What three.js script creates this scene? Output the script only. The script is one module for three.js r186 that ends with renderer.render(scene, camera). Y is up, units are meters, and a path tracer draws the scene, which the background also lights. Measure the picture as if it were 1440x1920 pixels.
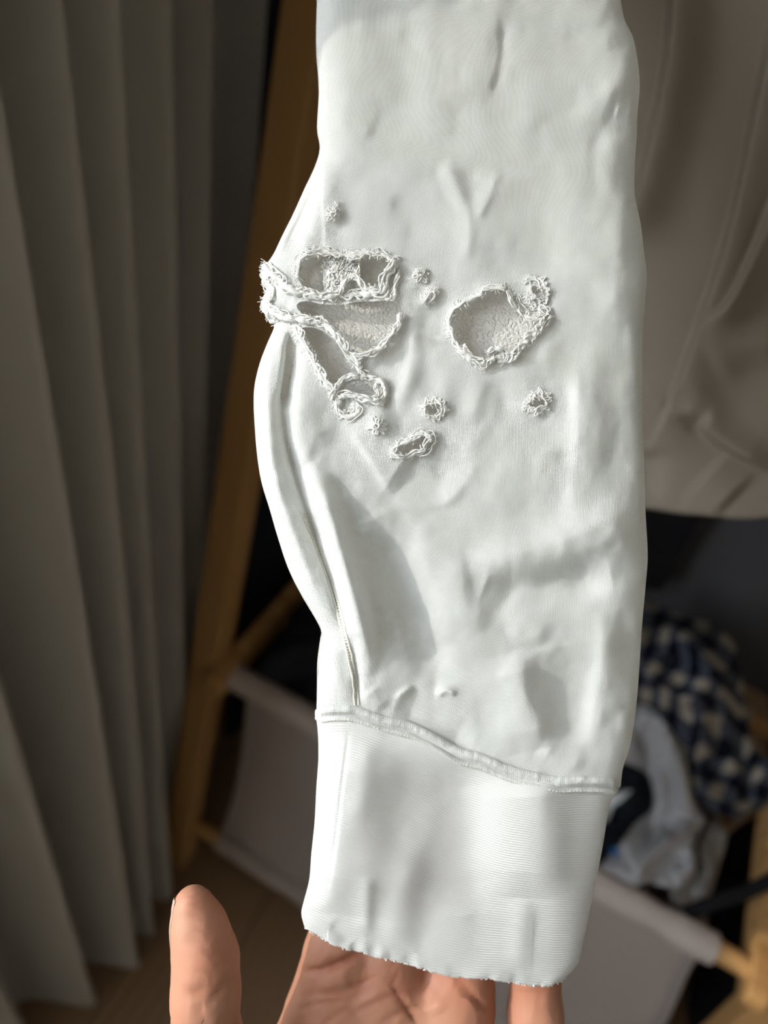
import * as THREE from 'three';
import { mergeGeometries } from 'three/addons/utils/BufferGeometryUtils.js';
import { RoundedBoxGeometry } from 'three/addons/geometries/RoundedBoxGeometry.js';

// ------------------------------------------------------------ camera, sky, sun, exposure
const F = 1400, CX = 720, CY = 960, EYE = 1.35;      // focal length in pixels of the 1440 x 1920 frame, eye height
const V3 = (x, y, z) => new THREE.Vector3(x, y, z);
const UPC = V3(353, 1564, 1400).normalize();          // world up, right and front as the camera sees them
const D1 = V3(.626, -.298, .175); D1.addScaledVector(UPC, -D1.dot(UPC)).normalize();
const ZF = V3().crossVectors(D1, UPC);
const toWorld = (v) => V3(v.dot(D1), v.dot(UPC), v.dot(ZF));
const EYEP = V3(0, EYE, 0);
const camera = new THREE.PerspectiveCamera(2 * Math.atan(960 / F) * 180 / Math.PI, 1440 / 1920, .02, 60);
camera.position.copy(EYEP);
const camRot = new THREE.Matrix4().makeBasis(toWorld(V3(1, 0, 0)), toWorld(V3(0, 1, 0)), toWorld(V3(0, 0, 1)));
camera.quaternion.setFromRotationMatrix(camRot);
camera.focus = .212; camera.userData.fStop = 6.4;

const scene = new THREE.Scene();
function skyTexture() {
  const w = 64, h = 32, d = new Float32Array(w * h * 4);
  for (let j = 0; j < h; j++) for (let i = 0; i < w; i++) {
    const e = ((j + .5) / h - .5) * Math.PI, k = (j * w + i) * 4, s = Math.max(0, Math.sin(e));
    const c = e > 0 ? [1.0 - .3 * s, 1.02 - .2 * s, 1.03 - .04 * s] : [.34, .33, .30];
    d[k] = c[0]; d[k + 1] = c[1]; d[k + 2] = c[2]; d[k + 3] = 1;
  }
  const t = new THREE.DataTexture(d, w, h, THREE.RGBAFormat, THREE.FloatType);
  t.mapping = THREE.EquirectangularReflectionMapping; t.magFilter = THREE.LinearFilter; t.needsUpdate = true;
  return t;
}
scene.background = skyTexture(); scene.backgroundIntensity = 4.9;
const SUN_DIR = toWorld(V3(-.84, .30, .42)).normalize();
const sun = new THREE.DirectionalLight(new THREE.Color().setRGB(1, .94, .84), 1.45);
sun.position.copy(SUN_DIR).multiplyScalar(6).add(V3(0, 1.2, -.2)); sun.target.position.set(0, 1.2, -.2);
sun.castShadow = true; sun.shadow.mapSize.set(2048, 2048);
Object.assign(sun.shadow.camera, { left: -1.5, right: 1.5, top: 1.5, bottom: -1.5, near: .5, far: 12 });
scene.add(sun, sun.target);

const renderer = new THREE.WebGLRenderer({ antialias: true });
renderer.toneMapping = THREE.LinearToneMapping;
renderer.toneMappingExposure = 1.78;
renderer.shadowMap.enabled = true;

// ------------------------------------------------------------ helpers
function rng(seed) { let a = seed >>> 0; return () => { a = (a + 0x6D2B79F5) >>> 0; let t = Math.imul(a ^ (a >>> 15), 1 | a); t = (t + Math.imul(t ^ (t >>> 7), 61 | t)) ^ t; return ((t ^ (t >>> 14)) >>> 0) / 4294967296; }; }
const sstep = (a, b, x) => { const t = Math.min(1, Math.max(0, (x - a) / (b - a))); return t * t * (3 - 2 * t); };
const lerp = (a, b, t) => a + (b - a) * t;
const clamp = (x, a, b) => Math.min(b, Math.max(a, x));
function hash(i, j, k) { let h = Math.imul(i, 374761393) + Math.imul(j, 668265263) + Math.imul(k, 2147483647 - 57); h = Math.imul(h ^ (h >>> 13), 1274126177); return ((h ^ (h >>> 16)) >>> 0) / 4294967296; }
function noise2(x, y, s = 0) {
  const i = Math.floor(x), j = Math.floor(y), u = x - i, v = y - j, a = u * u * (3 - 2 * u), b = v * v * (3 - 2 * v);
  return lerp(lerp(hash(i, j, s), hash(i + 1, j, s), a), lerp(hash(i, j + 1, s), hash(i + 1, j + 1, s), a), b) * 2 - 1;
}
const fbm = (x, y, s = 0, o = 3) => { let r = 0, a = 1; for (let k = 0; k < o; k++) { r += a * noise2(x, y, s + k * 17); x *= 2.03; y *= 2.03; a *= .5; } return r; };
// a pixel and a depth along the view axis -> a point of the world
const viewRay = (px, py) => V3((px - CX) / F, -(py - CY) / F, -1);
const at = (px, py, d) => toWorld(viewRay(px, py).multiplyScalar(d)).add(EYEP);
const depthAtHeight = (px, py, h) => (h - EYE) / toWorld(viewRay(px, py)).y;
const used = {};
const numbered = (n) => { const k = used[n] = (used[n] ?? -1) + 1; return k ? n + '_' + String(k).padStart(3, '0') : n; };
function mesh(name, geo, mat, parent) { const m = new THREE.Mesh(geo, mat); m.name = parent ? name : numbered(name); m.castShadow = m.receiveShadow = true; (parent ?? scene).add(m); return m; }
function thing(name, label, category, pos, quat) { const g = new THREE.Group(); g.name = numbered(name); g.userData = { label, category }; if (pos) g.position.copy(pos); if (quat) g.quaternion.copy(quat); scene.add(g); g.updateMatrixWorld(); return g; }
function structure(o) { o.userData.kind = 'structure'; return o; }
function box(w, h, d, x, y, z) { const g = new THREE.BoxGeometry(w, h, d); g.translate(x, y, z); return g; }
function rbox(w, h, d, x = 0, y = 0, z = 0, r = .003) { const g = new RoundedBoxGeometry(w, h, d, 2, r); g.translate(x, y, z); return g; }
function bufferGeo(pos, uv, idx) {
  const g = new THREE.BufferGeometry();
  g.setAttribute('position', new THREE.Float32BufferAttribute(pos, 3)); g.setAttribute('uv', new THREE.Float32BufferAttribute(uv, 2));
  g.setIndex(idx); g.computeVertexNormals(); return g;
}
const strip = (gs) => mergeGeometries(gs.map((g) => { const q = g.index ? g.toNonIndexed() : g; for (const k of Object.keys(q.attributes)) if (!['position', 'normal', 'uv'].includes(k)) q.deleteAttribute(k); return q; }));
// smooth line through points, n samples for each piece
function smooth(pts, n = 8, closed = false) {
  const out = [], N = pts.length, g = (i) => closed ? pts[(i + N) % N] : pts[clamp(i, 0, N - 1)];
  for (let i = 0; i < (closed ? N : N - 1); i++) {
    const a = g(i - 1), b = g(i), c = g(i + 1), d = g(i + 2);
    for (let k = 0; k < n; k++) { const t = k / n; out.push(b.map((_, q) => .5 * (2 * b[q] + (c[q] - a[q]) * t + (2 * a[q] - 5 * b[q] + 4 * c[q] - d[q]) * t * t + (3 * b[q] - a[q] - 3 * c[q] + d[q]) * t * t * t))); }
  }
  if (!closed) out.push(pts[N - 1].slice());
  return out;
}
// x as a function of y along a traced edge
function edge(pts) { const s = smooth(pts, 10); return (y) => { if (y <= s[0][1]) return s[0][0]; let i = 1; while (i < s.length - 1 && s[i][1] < y) i++; const a = s[i - 1], b = s[i]; return lerp(a[0], b[0], clamp((y - a[1]) / (b[1] - a[1] || 1), 0, 1)); }; }
function along(pts) { const s = smooth(pts, 10), L = [0]; for (let i = 1; i < s.length; i++) L.push(L[i - 1] + Math.hypot(s[i][0] - s[i - 1][0], s[i][1] - s[i - 1][1])); return (t) => { const w = t * L[L.length - 1]; let i = 1; while (i < s.length - 1 && L[i] < w) i++; const k = (w - L[i - 1]) / (L[i] - L[i - 1] || 1); return [lerp(s[i - 1][0], s[i][0], k), lerp(s[i - 1][1], s[i][1], k)]; }; }
// signed distance to a closed outline, positive outside
function outlineDistance(poly) {
  const n = poly.length; let x0 = 1e9, x1 = -1e9, y0 = 1e9, y1 = -1e9;
  for (const p of poly) { x0 = Math.min(x0, p[0]); x1 = Math.max(x1, p[0]); y0 = Math.min(y0, p[1]); y1 = Math.max(y1, p[1]); }
  return (x, y, far = 60) => {
    const bx = Math.max(x0 - x, 0, x - x1), by = Math.max(y0 - y, 0, y - y1);
    if (bx > far || by > far) return far;
    let d = 1e9, inside = false;
    for (let i = 0, j = n - 1; i < n; j = i++) {
      const a = poly[j], b = poly[i], ex = b[0] - a[0], ey = b[1] - a[1], wx = x - a[0], wy = y - a[1], t = clamp((wx * ex + wy * ey) / (ex * ex + ey * ey || 1), 0, 1), qx = wx - ex * t, qy = wy - ey * t;
      d = Math.min(d, qx * qx + qy * qy);
      if ((b[1] > y) !== (a[1] > y) && x < (a[0] - b[0]) * (y - b[1]) / (a[1] - b[1]) + b[0]) inside = !inside;
    }
    return inside ? -Math.sqrt(d) : Math.sqrt(d);
  };
}
// folds: each a line with a width to its left and right (in pixels) and a height in mm; or a step
function reliefField(list) {
  const ss = list.map(([pts, wl, wr, h, mode]) => {
    const s = smooth(pts, 6), w = Math.max(wl, wr) * 2.6; let x0 = 1e9, x1 = -1e9, y0 = 1e9, y1 = -1e9, L = [0];
    s.forEach((p, i) => { x0 = Math.min(x0, p[0] - w); x1 = Math.max(x1, p[0] + w); y0 = Math.min(y0, p[1] - w); y1 = Math.max(y1, p[1] + w); if (i) L.push(L[i - 1] + Math.hypot(p[0] - s[i - 1][0], p[1] - s[i - 1][1])); });
    return { s, wl, wr, h, mode, x0, x1, y0, y1, L, T: L[L.length - 1] };
  });
  return (x, y) => {
    let r = 0;
    for (const q of ss) {
      if (x < q.x0 || x > q.x1 || y < q.y0 || y > q.y1) continue;
      let best = 1e9, side = 0, tt = 0;
      for (let i = 1; i < q.s.length; i++) {
        const a = q.s[i - 1], b = q.s[i], ex = b[0] - a[0], ey = b[1] - a[1], wx = x - a[0], wy = y - a[1], l2 = ex * ex + ey * ey || 1, t = clamp((wx * ex + wy * ey) / l2, 0, 1), dx = wx - ex * t, dy = wy - ey * t, d = dx * dx + dy * dy;
        if (d < best) { best = d; side = ex * wy - ey * wx; tt = (q.L[i - 1] + t * Math.sqrt(l2)) / q.T; }
      }
      const d = Math.sqrt(best), fade = q.mode === 'full' ? 1 : Math.min(1, Math.sin(Math.PI * clamp(tt, .02, .98)) * 1.6), w = side > 0 ? q.wl : q.wr;   // side > 0: to the left of a line drawn downwards
      r += q.h * fade * Math.exp(-(d * d) / (w * w));
    }
    return r;
  };
}
// a sheet of cloth cut to an outline with holes; place(x, y, z in mm) gives its points
function cutSheet({ outline, holes = [], cell = 3, place, z, uv, rimLift = 0 }) {
  const out = outline ? outlineDistance(outline) : null, hs = holes.map((h) => outlineDistance(h));
  let x0 = 1e9, x1 = -1e9, y0 = 1e9, y1 = -1e9;
  for (const p of outline) { x0 = Math.min(x0, p[0]); x1 = Math.max(x1, p[0]); y0 = Math.min(y0, p[1]); y1 = Math.max(y1, p[1]); }
  const nx = Math.ceil((x1 - x0) / cell) + 3, ny = Math.ceil((y1 - y0) / cell) + 3; x0 -= cell; y0 -= cell;
  const sd = (x, y) => { let d = -out(x, y); for (const h of hs) d = Math.min(d, h(x, y)); return d; };
  return clipGrid(nx, ny, (i, j) => [x0 + i * cell, y0 + j * cell], sd, place, z, uv);
}
function clipGrid(nx, ny, gridPoint, sd, place, z, uv) {
  const P = new Float64Array(nx * ny * 2), S = new Float32Array(nx * ny);
  for (let j = 0; j < ny; j++) for (let i = 0; i < nx; i++) { const k = j * nx + i, p = gridPoint(i, j); P[2 * k] = p[0]; P[2 * k + 1] = p[1]; S[k] = sd ? sd(p[0], p[1]) : 1; }
  const id = new Int32Array(nx * ny).fill(-1), pos = [], uvs = [], idx = [];
  const vert = (k, i, j) => {
    if (id[k] >= 0) return id[k];
    let x = P[2 * k], y = P[2 * k + 1];
    if (S[k] < 0) for (let n = 0; n < 2; n++) { const s = sd(x, y), e = .5, gx = (sd(x + e, y) - sd(x - e, y)) / (2 * e), gy = (sd(x, y + e) - sd(x, y - e)) / (2 * e), l = gx * gx + gy * gy; if (l > .05) { x -= s * gx / l; y -= s * gy / l; } }
    const q = place(x, y, z(x, y, S[k])), u = uv(x, y, i / (nx - 1), j / (ny - 1));
    pos.push(q.x, q.y, q.z); uvs.push(u[0], u[1]); return id[k] = pos.length / 3 - 1;
  };
  for (let j = 0; j < ny - 1; j++) for (let i = 0; i < nx - 1; i++) {
    const a = j * nx + i, b = a + 1, c = a + nx, d = c + 1;
    if (S[a] <= 0 && S[b] <= 0 && S[c] <= 0 && S[d] <= 0) continue;
    const A = vert(a, i, j), B = vert(b, i + 1, j), C = vert(c, i, j + 1), D = vert(d, i + 1, j + 1);
    idx.push(A, C, B, B, C, D);
  }
  return bufferGeo(pos, uvs, idx);
}
// a padded piece of cloth: a front and a back that meet along the outline
function paddedCloth({ outline, cell, place, z, thick, puff, uv }) {
  const d = outlineDistance(outline), prof = (x, y) => { const q = clamp(-d(x, y, 400) / puff, 0, 1); return Math.sqrt(1 - (1 - q) * (1 - q)); };
  const front = cutSheet({ outline, cell, place, uv, z: (x, y) => z(x, y) + thick * .5 * prof(x, y) });
  const back = cutSheet({ outline, cell: cell * 2, place, uv, z: (x, y) => z(x, y) - thick * .5 * prof(x, y) });
  return strip([front, back]);
}
function tube(pts, r, seg, radial = 5) { return new THREE.TubeGeometry(new THREE.CatmullRomCurve3(pts), seg, r, radial, false); }

// ------------------------------------------------------------ textures and materials
function tex(w, h, f, srgb, rx = 1, ry = 1) {
  const d = new Uint8Array(w * h * 4);
  for (let j = 0; j < h; j++) for (let i = 0; i < w; i++) { const c = f(i / w, j / h, i, j), k = (j * w + i) * 4; if (typeof c === 'number') d[k] = d[k + 1] = d[k + 2] = clamp(c, 0, 1) * 255; else for (let q = 0; q < 3; q++) d[k + q] = clamp(c[q], 0, 1) * 255; d[k + 3] = 255; }
  const t = new THREE.DataTexture(d, w, h); t.wrapS = t.wrapT = THREE.RepeatWrapping; t.magFilter = THREE.LinearFilter; t.minFilter = THREE.LinearMipmapLinearFilter; t.generateMipmaps = true;
  if (srgb) t.colorSpace = THREE.SRGBColorSpace; t.repeat.set(rx, ry); t.needsUpdate = true; return t;
}
// knit: nw wales by nr rows of V stitches in a tile
function knitHeight(nw, nr, rowy, seed) {
  return (u, v) => {
    const w = u * nw, r0 = v * nr, wi = Math.floor(w), fx = w - wi, a = Math.abs(fx - .5);
    const r = r0 + a * 1.25, ri = Math.floor(r), fy = r - ri;
    const leg = Math.pow(Math.abs(Math.sin(2 * Math.PI * fx)), .7), st = .5 - .5 * Math.cos(2 * Math.PI * fy);
    const amp = .72 + .28 * hash(wi % nw, ((ri % nr) + nr) % nr, seed + (fx > .5 ? 7 : 0));
    return amp * (rowy ? (.25 + .75 * Math.pow(.5 - .5 * Math.cos(2 * Math.PI * r0), .8)) * (.65 + .35 * leg) : leg * (.45 + .55 * st));
  };
}
const WALE = .00072, ROW = .00062;
const kh = knitHeight(64, 64, false, 3), rh = knitHeight(64, 64, true, 9);
const knitBump = tex(1024, 1024, kh, false, 1 / (64 * WALE), 1 / (64 * ROW));
const ribBump = tex(1024, 1024, rh, false, 1 / (64 * WALE), 1 / (64 * .00074));
function terryHeight(n, seed, size) {
  const r = rng(seed), a = new Float32Array(size * size);
  for (let k = 0; k < n; k++) {
    const cx = r() * size, cy = r() * size, R = 5 + r() * 6, an = r() * 6.28, el = .45 + r() * .4, h = .4 + r() * .6;
    for (let y = -R | 0; y <= R; y++) for (let x = -R | 0; x <= R; x++) { const p = x * Math.cos(an) + y * Math.sin(an), q = (y * Math.cos(an) - x * Math.sin(an)) / el, d = (p * p + q * q) / (R * R); if (d < 1) { const i = ((cy + y | 0) + size) % size * size + ((cx + x | 0) + size) % size; a[i] = Math.max(a[i], h * Math.sqrt(1 - d)); } }
  }
  return (u, v, i, j) => a[j * size + i];
}
const terryBump = tex(512, 512, terryHeight(5200, 5, 512), false, 1 / .035, 1 / .035);
const weaveBump = tex(512, 512, (u, v) => { const x = u * 96, y = v * 96, o = (Math.floor(x) + Math.floor(y)) % 2; return (o ? Math.abs(Math.sin(Math.PI * x)) : Math.abs(Math.sin(Math.PI * y))) * (.6 + .4 * hash(Math.floor(x), Math.floor(y), 2)); }, false, 1 / .07, 1 / .07);
const knit = new THREE.MeshPhysicalMaterial({ color: new THREE.Color().setRGB(.795, .81, .79), roughness: 1, specularIntensity: .2, bumpMap: knitBump, bumpScale: .00028, side: THREE.DoubleSide, transmission: .4, thickness: 0 });
const FOLD = .62;
const rib = knit.clone(); rib.bumpMap = ribBump; rib.bumpScale = .0002; rib.color.setRGB(.75, .765, .745);
const terry = knit.clone(); terry.bumpMap = terryBump; terry.bumpScale = .0003; terry.color.setRGB(.88, .87, .82);
const yarn = new THREE.MeshPhysicalMaterial({ color: new THREE.Color().setRGB(.86, .865, .84), roughness: 1, specularIntensity: .15, transmission: .45, thickness: 0, side: THREE.DoubleSide });
const seamYarn = yarn.clone(); seamYarn.color.setRGB(.83, .82, .76);
const cloth = (r, g, b, bump = .0004) => new THREE.MeshPhysicalMaterial({ color: new THREE.Color().setRGB(r, g, b), roughness: .95, specularIntensity: .2, bumpMap: bump ? weaveBump : null, bumpScale: bump, side: THREE.DoubleSide });
function woodTexture(base, dark, seed, rx, ry) {
  return tex(256, 512, (u, v) => { const g = fbm(u * 14 + .6 * fbm(u * 2, v * 1.5, seed + 5), v * 1.6, seed, 4), f = .5 + .5 * noise2(u * 90, v * 5, seed + 3), k = clamp(.45 + .45 * g + .18 * (f - .5), 0, 1); return base.map((c, q) => lerp(c, dark[q], k)); }, true, rx, ry);
}
const bamboo = new THREE.MeshPhysicalMaterial({ map: woodTexture([.74, .58, .38], [.57, .42, .25], 4, 8, 1.5), roughness: .5, specularIntensity: .5 });

// ------------------------------------------------------------ room shell
const wallMat = new THREE.MeshStandardMaterial({ color: new THREE.Color().setRGB(.82, .78, .72), roughness: .95, bumpMap: tex(256, 256, (u, v) => .5 + .3 * fbm(u * 40, v * 40, 3), false, 2, 2), bumpScale: .0006 });
const WX = -.60, CEIL = 2.4;                              // inner face of the window wall, ceiling height
const WZ0 = -.48, WZ1 = 1.75, WY0 = .90, WY1 = 2.28;      // the window opening
{
  structure(mesh('floor', box(4.2, .1, 5.0, 1.2, -.066, .5), new THREE.MeshStandardMaterial({ color: new THREE.Color().setRGB(.05, .04, .03), roughness: .9 })));
  structure(mesh('ceiling', box(4.2, .1, 5.0, 1.2, CEIL + .05, .5), wallMat));
  structure(mesh('wall_back', box(4.2, CEIL + .2, .1, 1.2, CEIL / 2, -1.55), wallMat));
  structure(mesh('wall_front', box(4.2, CEIL + .2, .1, 1.2, CEIL / 2, 2.85), wallMat));
  structure(mesh('wall_right', box(.1, CEIL + .2, 5.0, 3.25, CEIL / 2, .5), wallMat));
  const T = .16, x = WX - T / 2;
  structure(mesh('wall_left', strip([
    box(T, CEIL + .2, WZ0 + 1.6, x, CEIL / 2, (WZ0 - 1.6) / 2), box(T, CEIL + .2, 2.9 - WZ1, x, CEIL / 2, (2.9 + WZ1) / 2),
    box(T, WY0 + .1, WZ1 - WZ0, x, WY0 / 2 - .05, (WZ0 + WZ1) / 2), box(T, CEIL + .1 - WY1, WZ1 - WZ0, x, (CEIL + .1 + WY1) / 2, (WZ0 + WZ1) / 2)]), wallMat));
  const win = structure(new THREE.Group()); win.name = 'window_1'; scene.add(win);
  const wf = new THREE.MeshStandardMaterial({ color: new THREE.Color().setRGB(.75, .75, .73), roughness: .4 }), cy = (WY0 + WY1) / 2, cz = (WZ0 + WZ1) / 2, hh = WY1 - WY0, ww = WZ1 - WZ0;
  mesh('window_frame', strip([rbox(.06, hh, .05, x, cy, WZ0 + .025), rbox(.06, hh, .05, x, cy, WZ1 - .025), rbox(.06, .05, ww, x, WY0 + .025, cz), rbox(.06, .05, ww, x, WY1 - .025, cz)]), wf, win);
  mesh('window_sill', rbox(T + .04, .025, ww, x + .02, WY0 - .012, cz), wf, win);
}
// floor boards
{
  const planks = [0, 1, 2].map((k) => new THREE.MeshPhysicalMaterial({ map: woodTexture([.54, .43, .32].map((c) => c * (1 - .07 * k)), [.43, .33, .24], 20 + k, 6, .9), roughness: .45 }));
  const floor = scene.getObjectByName('floor'), W = .128, r = rng(8);
  const geo = (L) => rbox(W - .0015, .016, L - .0015, 0, 0, 0, .0012), geos = {};
  for (let i = 0; i < 15; i++) {
    let z = -1.5 + r() * .7 - .6;
    while (z < .75) { const L = .92, z0 = Math.max(z, -1.5), z1 = Math.min(z + L, .75); if (z1 - z0 > .05) { const key = (z1 - z0).toFixed(3), p = mesh('plank', geos[key] ??= geo(z1 - z0), planks[Math.floor(r() * 3)], floor); p.position.set(-.53 + i * W, -.008 - r() * .0006, (z0 + z1) / 2); } z += L; }
  }
}

// ------------------------------------------------------------ curtain by the window
{
  const crests = [[-.40, -.03], [-.366, -.115], [-.342, -.202], [-.324, -.272], [-.330, -.322], [-.346, -.379], [-.408, -.498], [-.432, -.575], [-.485, -.60]];
  const plan = [];
  crests.forEach((c, i) => { plan.push(c); const n = crests[i + 1]; if (n) plan.push([Math.min(c[0], n[0]) - .072, lerp(c[1], n[1], .42)]); });
  // each fold bulges towards the room and rolls over its far side
  const fine = smooth(plan, 14), rows = 46, pos = [], uvs = [], idx = [], n = fine.length; let L = 0;
  for (let side = 0; side < 2; side++) for (let j = 0; j < rows; j++) {
    const t = j / (rows - 1), y = lerp(.012, CEIL - .02, t); L = 0;
    for (let i = 0; i < n; i++) {
      const a = fine[Math.max(0, i - 1)], b = fine[Math.min(n - 1, i + 1)], l = Math.hypot(b[0] - a[0], b[1] - a[1]) || 1;
      if (i) L += Math.hypot(fine[i][0] - fine[i - 1][0], fine[i][1] - fine[i - 1][1]);
      const flare = 1 + .06 * (1 - t) * Math.sin(i * .35 + 2), w = .006 * noise2(i * .08, y * 1.3, 4), k = side ? -.0025 : 0;
      pos.push((fine[i][0] + .40) * flare - .40 + w + k * (b[1] - a[1]) / l * -1, y + .008 * (t < .02 ? noise2(i * .1, 1, 6) : 0), fine[i][1] + k * (b[0] - a[0]) / l + .003 * noise2(i * .06, y * 1.1, 9)); uvs.push(L, y);
      if (i && j) { const o = side * rows * n, p = o + j * n + i; side ? idx.push(p, p - 1, p - n, p - n, p - 1, p - n - 1) : idx.push(p, p - n, p - 1, p - n, p - n - 1, p - 1); }
    }
  }
  const m = cloth(.50, .475, .42, .0005); m.transmission = .2; m.thickness = 0; m.roughness = 1;
  const c = mesh('curtain', bufferGeo(pos, uvs, idx), m);
  c.userData = { label: 'floor-length grey-brown curtain hanging in deep vertical folds at the left', category: 'curtain' };
}

// ------------------------------------------------------------ wooden rack with its side bars and dowels
const RX0 = -.383, RX1 = .417, BARH = .466, LOWH = .102, LEAN = .163, APEX = 1.58, FOOTZ = -.447;
const legZ = (h) => FOOTZ - h * LEAN, MIDZ = legZ(APEX), backZ = (h) => 2 * MIDZ - legZ(h);
{
  const rack = thing('clothes_rack', 'wooden A-frame clothes rack with square legs, rounded side bars and dowels', 'clothes rack', V3((RX0 + RX1) / 2, 0, MIDZ));
  const ox = (RX0 + RX1) / 2, S = .040;
  const legGeo = (() => { const len = Math.hypot(APEX, APEX * LEAN) + .02, g = rbox(S, len, S, 0, 0, 0, .003); return g; })();
  for (const x of [RX0, RX1]) for (const back of [0, 1]) {
    const l = mesh('leg', legGeo, bamboo, rack); l.position.set(x - ox - (back ? 0 : 0), APEX / 2, (back ? backZ(APEX / 2) : legZ(APEX / 2)) - MIDZ); l.rotation.x = (back ? 1 : -1) * Math.atan(LEAN);
    if (back) l.position.x += x < 0 ? .0 : 0;
  }
  const bar = (() => { const L = backZ(BARH) - legZ(BARH), w = .019, s = new THREE.Shape(), a = Math.abs(L) / 2 + .018; s.absarc(a, 0, w, -Math.PI / 2, Math.PI / 2); s.absarc(-a, 0, w, Math.PI / 2, Math.PI * 1.5); const g = new THREE.ExtrudeGeometry(s, { depth: .018, bevelEnabled: true, bevelSize: .002, bevelThickness: .002, bevelSegments: 2, curveSegments: 14 }); g.rotateY(Math.PI / 2); return g; })();
  for (const [x, k] of [[RX0 + S / 2 + .002, 0], [RX1 - S / 2 - .020, 1]]) { const b = mesh('side_bar', bar, bamboo, rack); b.position.set(x - ox, BARH, 0); const bolt = mesh('bolt', new THREE.SphereGeometry(.007, 14, 8), new THREE.MeshStandardMaterial({ color: 0x8a7a62, metalness: .7, roughness: .4 }), b); bolt.position.set(k ? -.002 : .02, 0, Math.abs(backZ(BARH) - legZ(BARH)) / 2); bolt.scale.set(.5, 1, 1); }
  const rod = (h, z, r, name) => { const g = new THREE.CylinderGeometry(r, r, RX1 - RX0 - .01, 20); g.rotateZ(Math.PI / 2); const d = mesh(name, g, bamboo, rack); d.position.set(0, h, z - MIDZ); };
  rod(BARH, legZ(BARH), .0125, 'dowel'); rod(BARH, backZ(BARH), .0125, 'dowel'); rod(LOWH, legZ(LOWH), .011, 'dowel'); rod(LOWH, backZ(LOWH), .011, 'dowel'); rod(APEX - .04, MIDZ, .014, 'hanging_rail'); rack.children[rack.children.length - 1].scale.x = 1.16;
}
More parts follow.
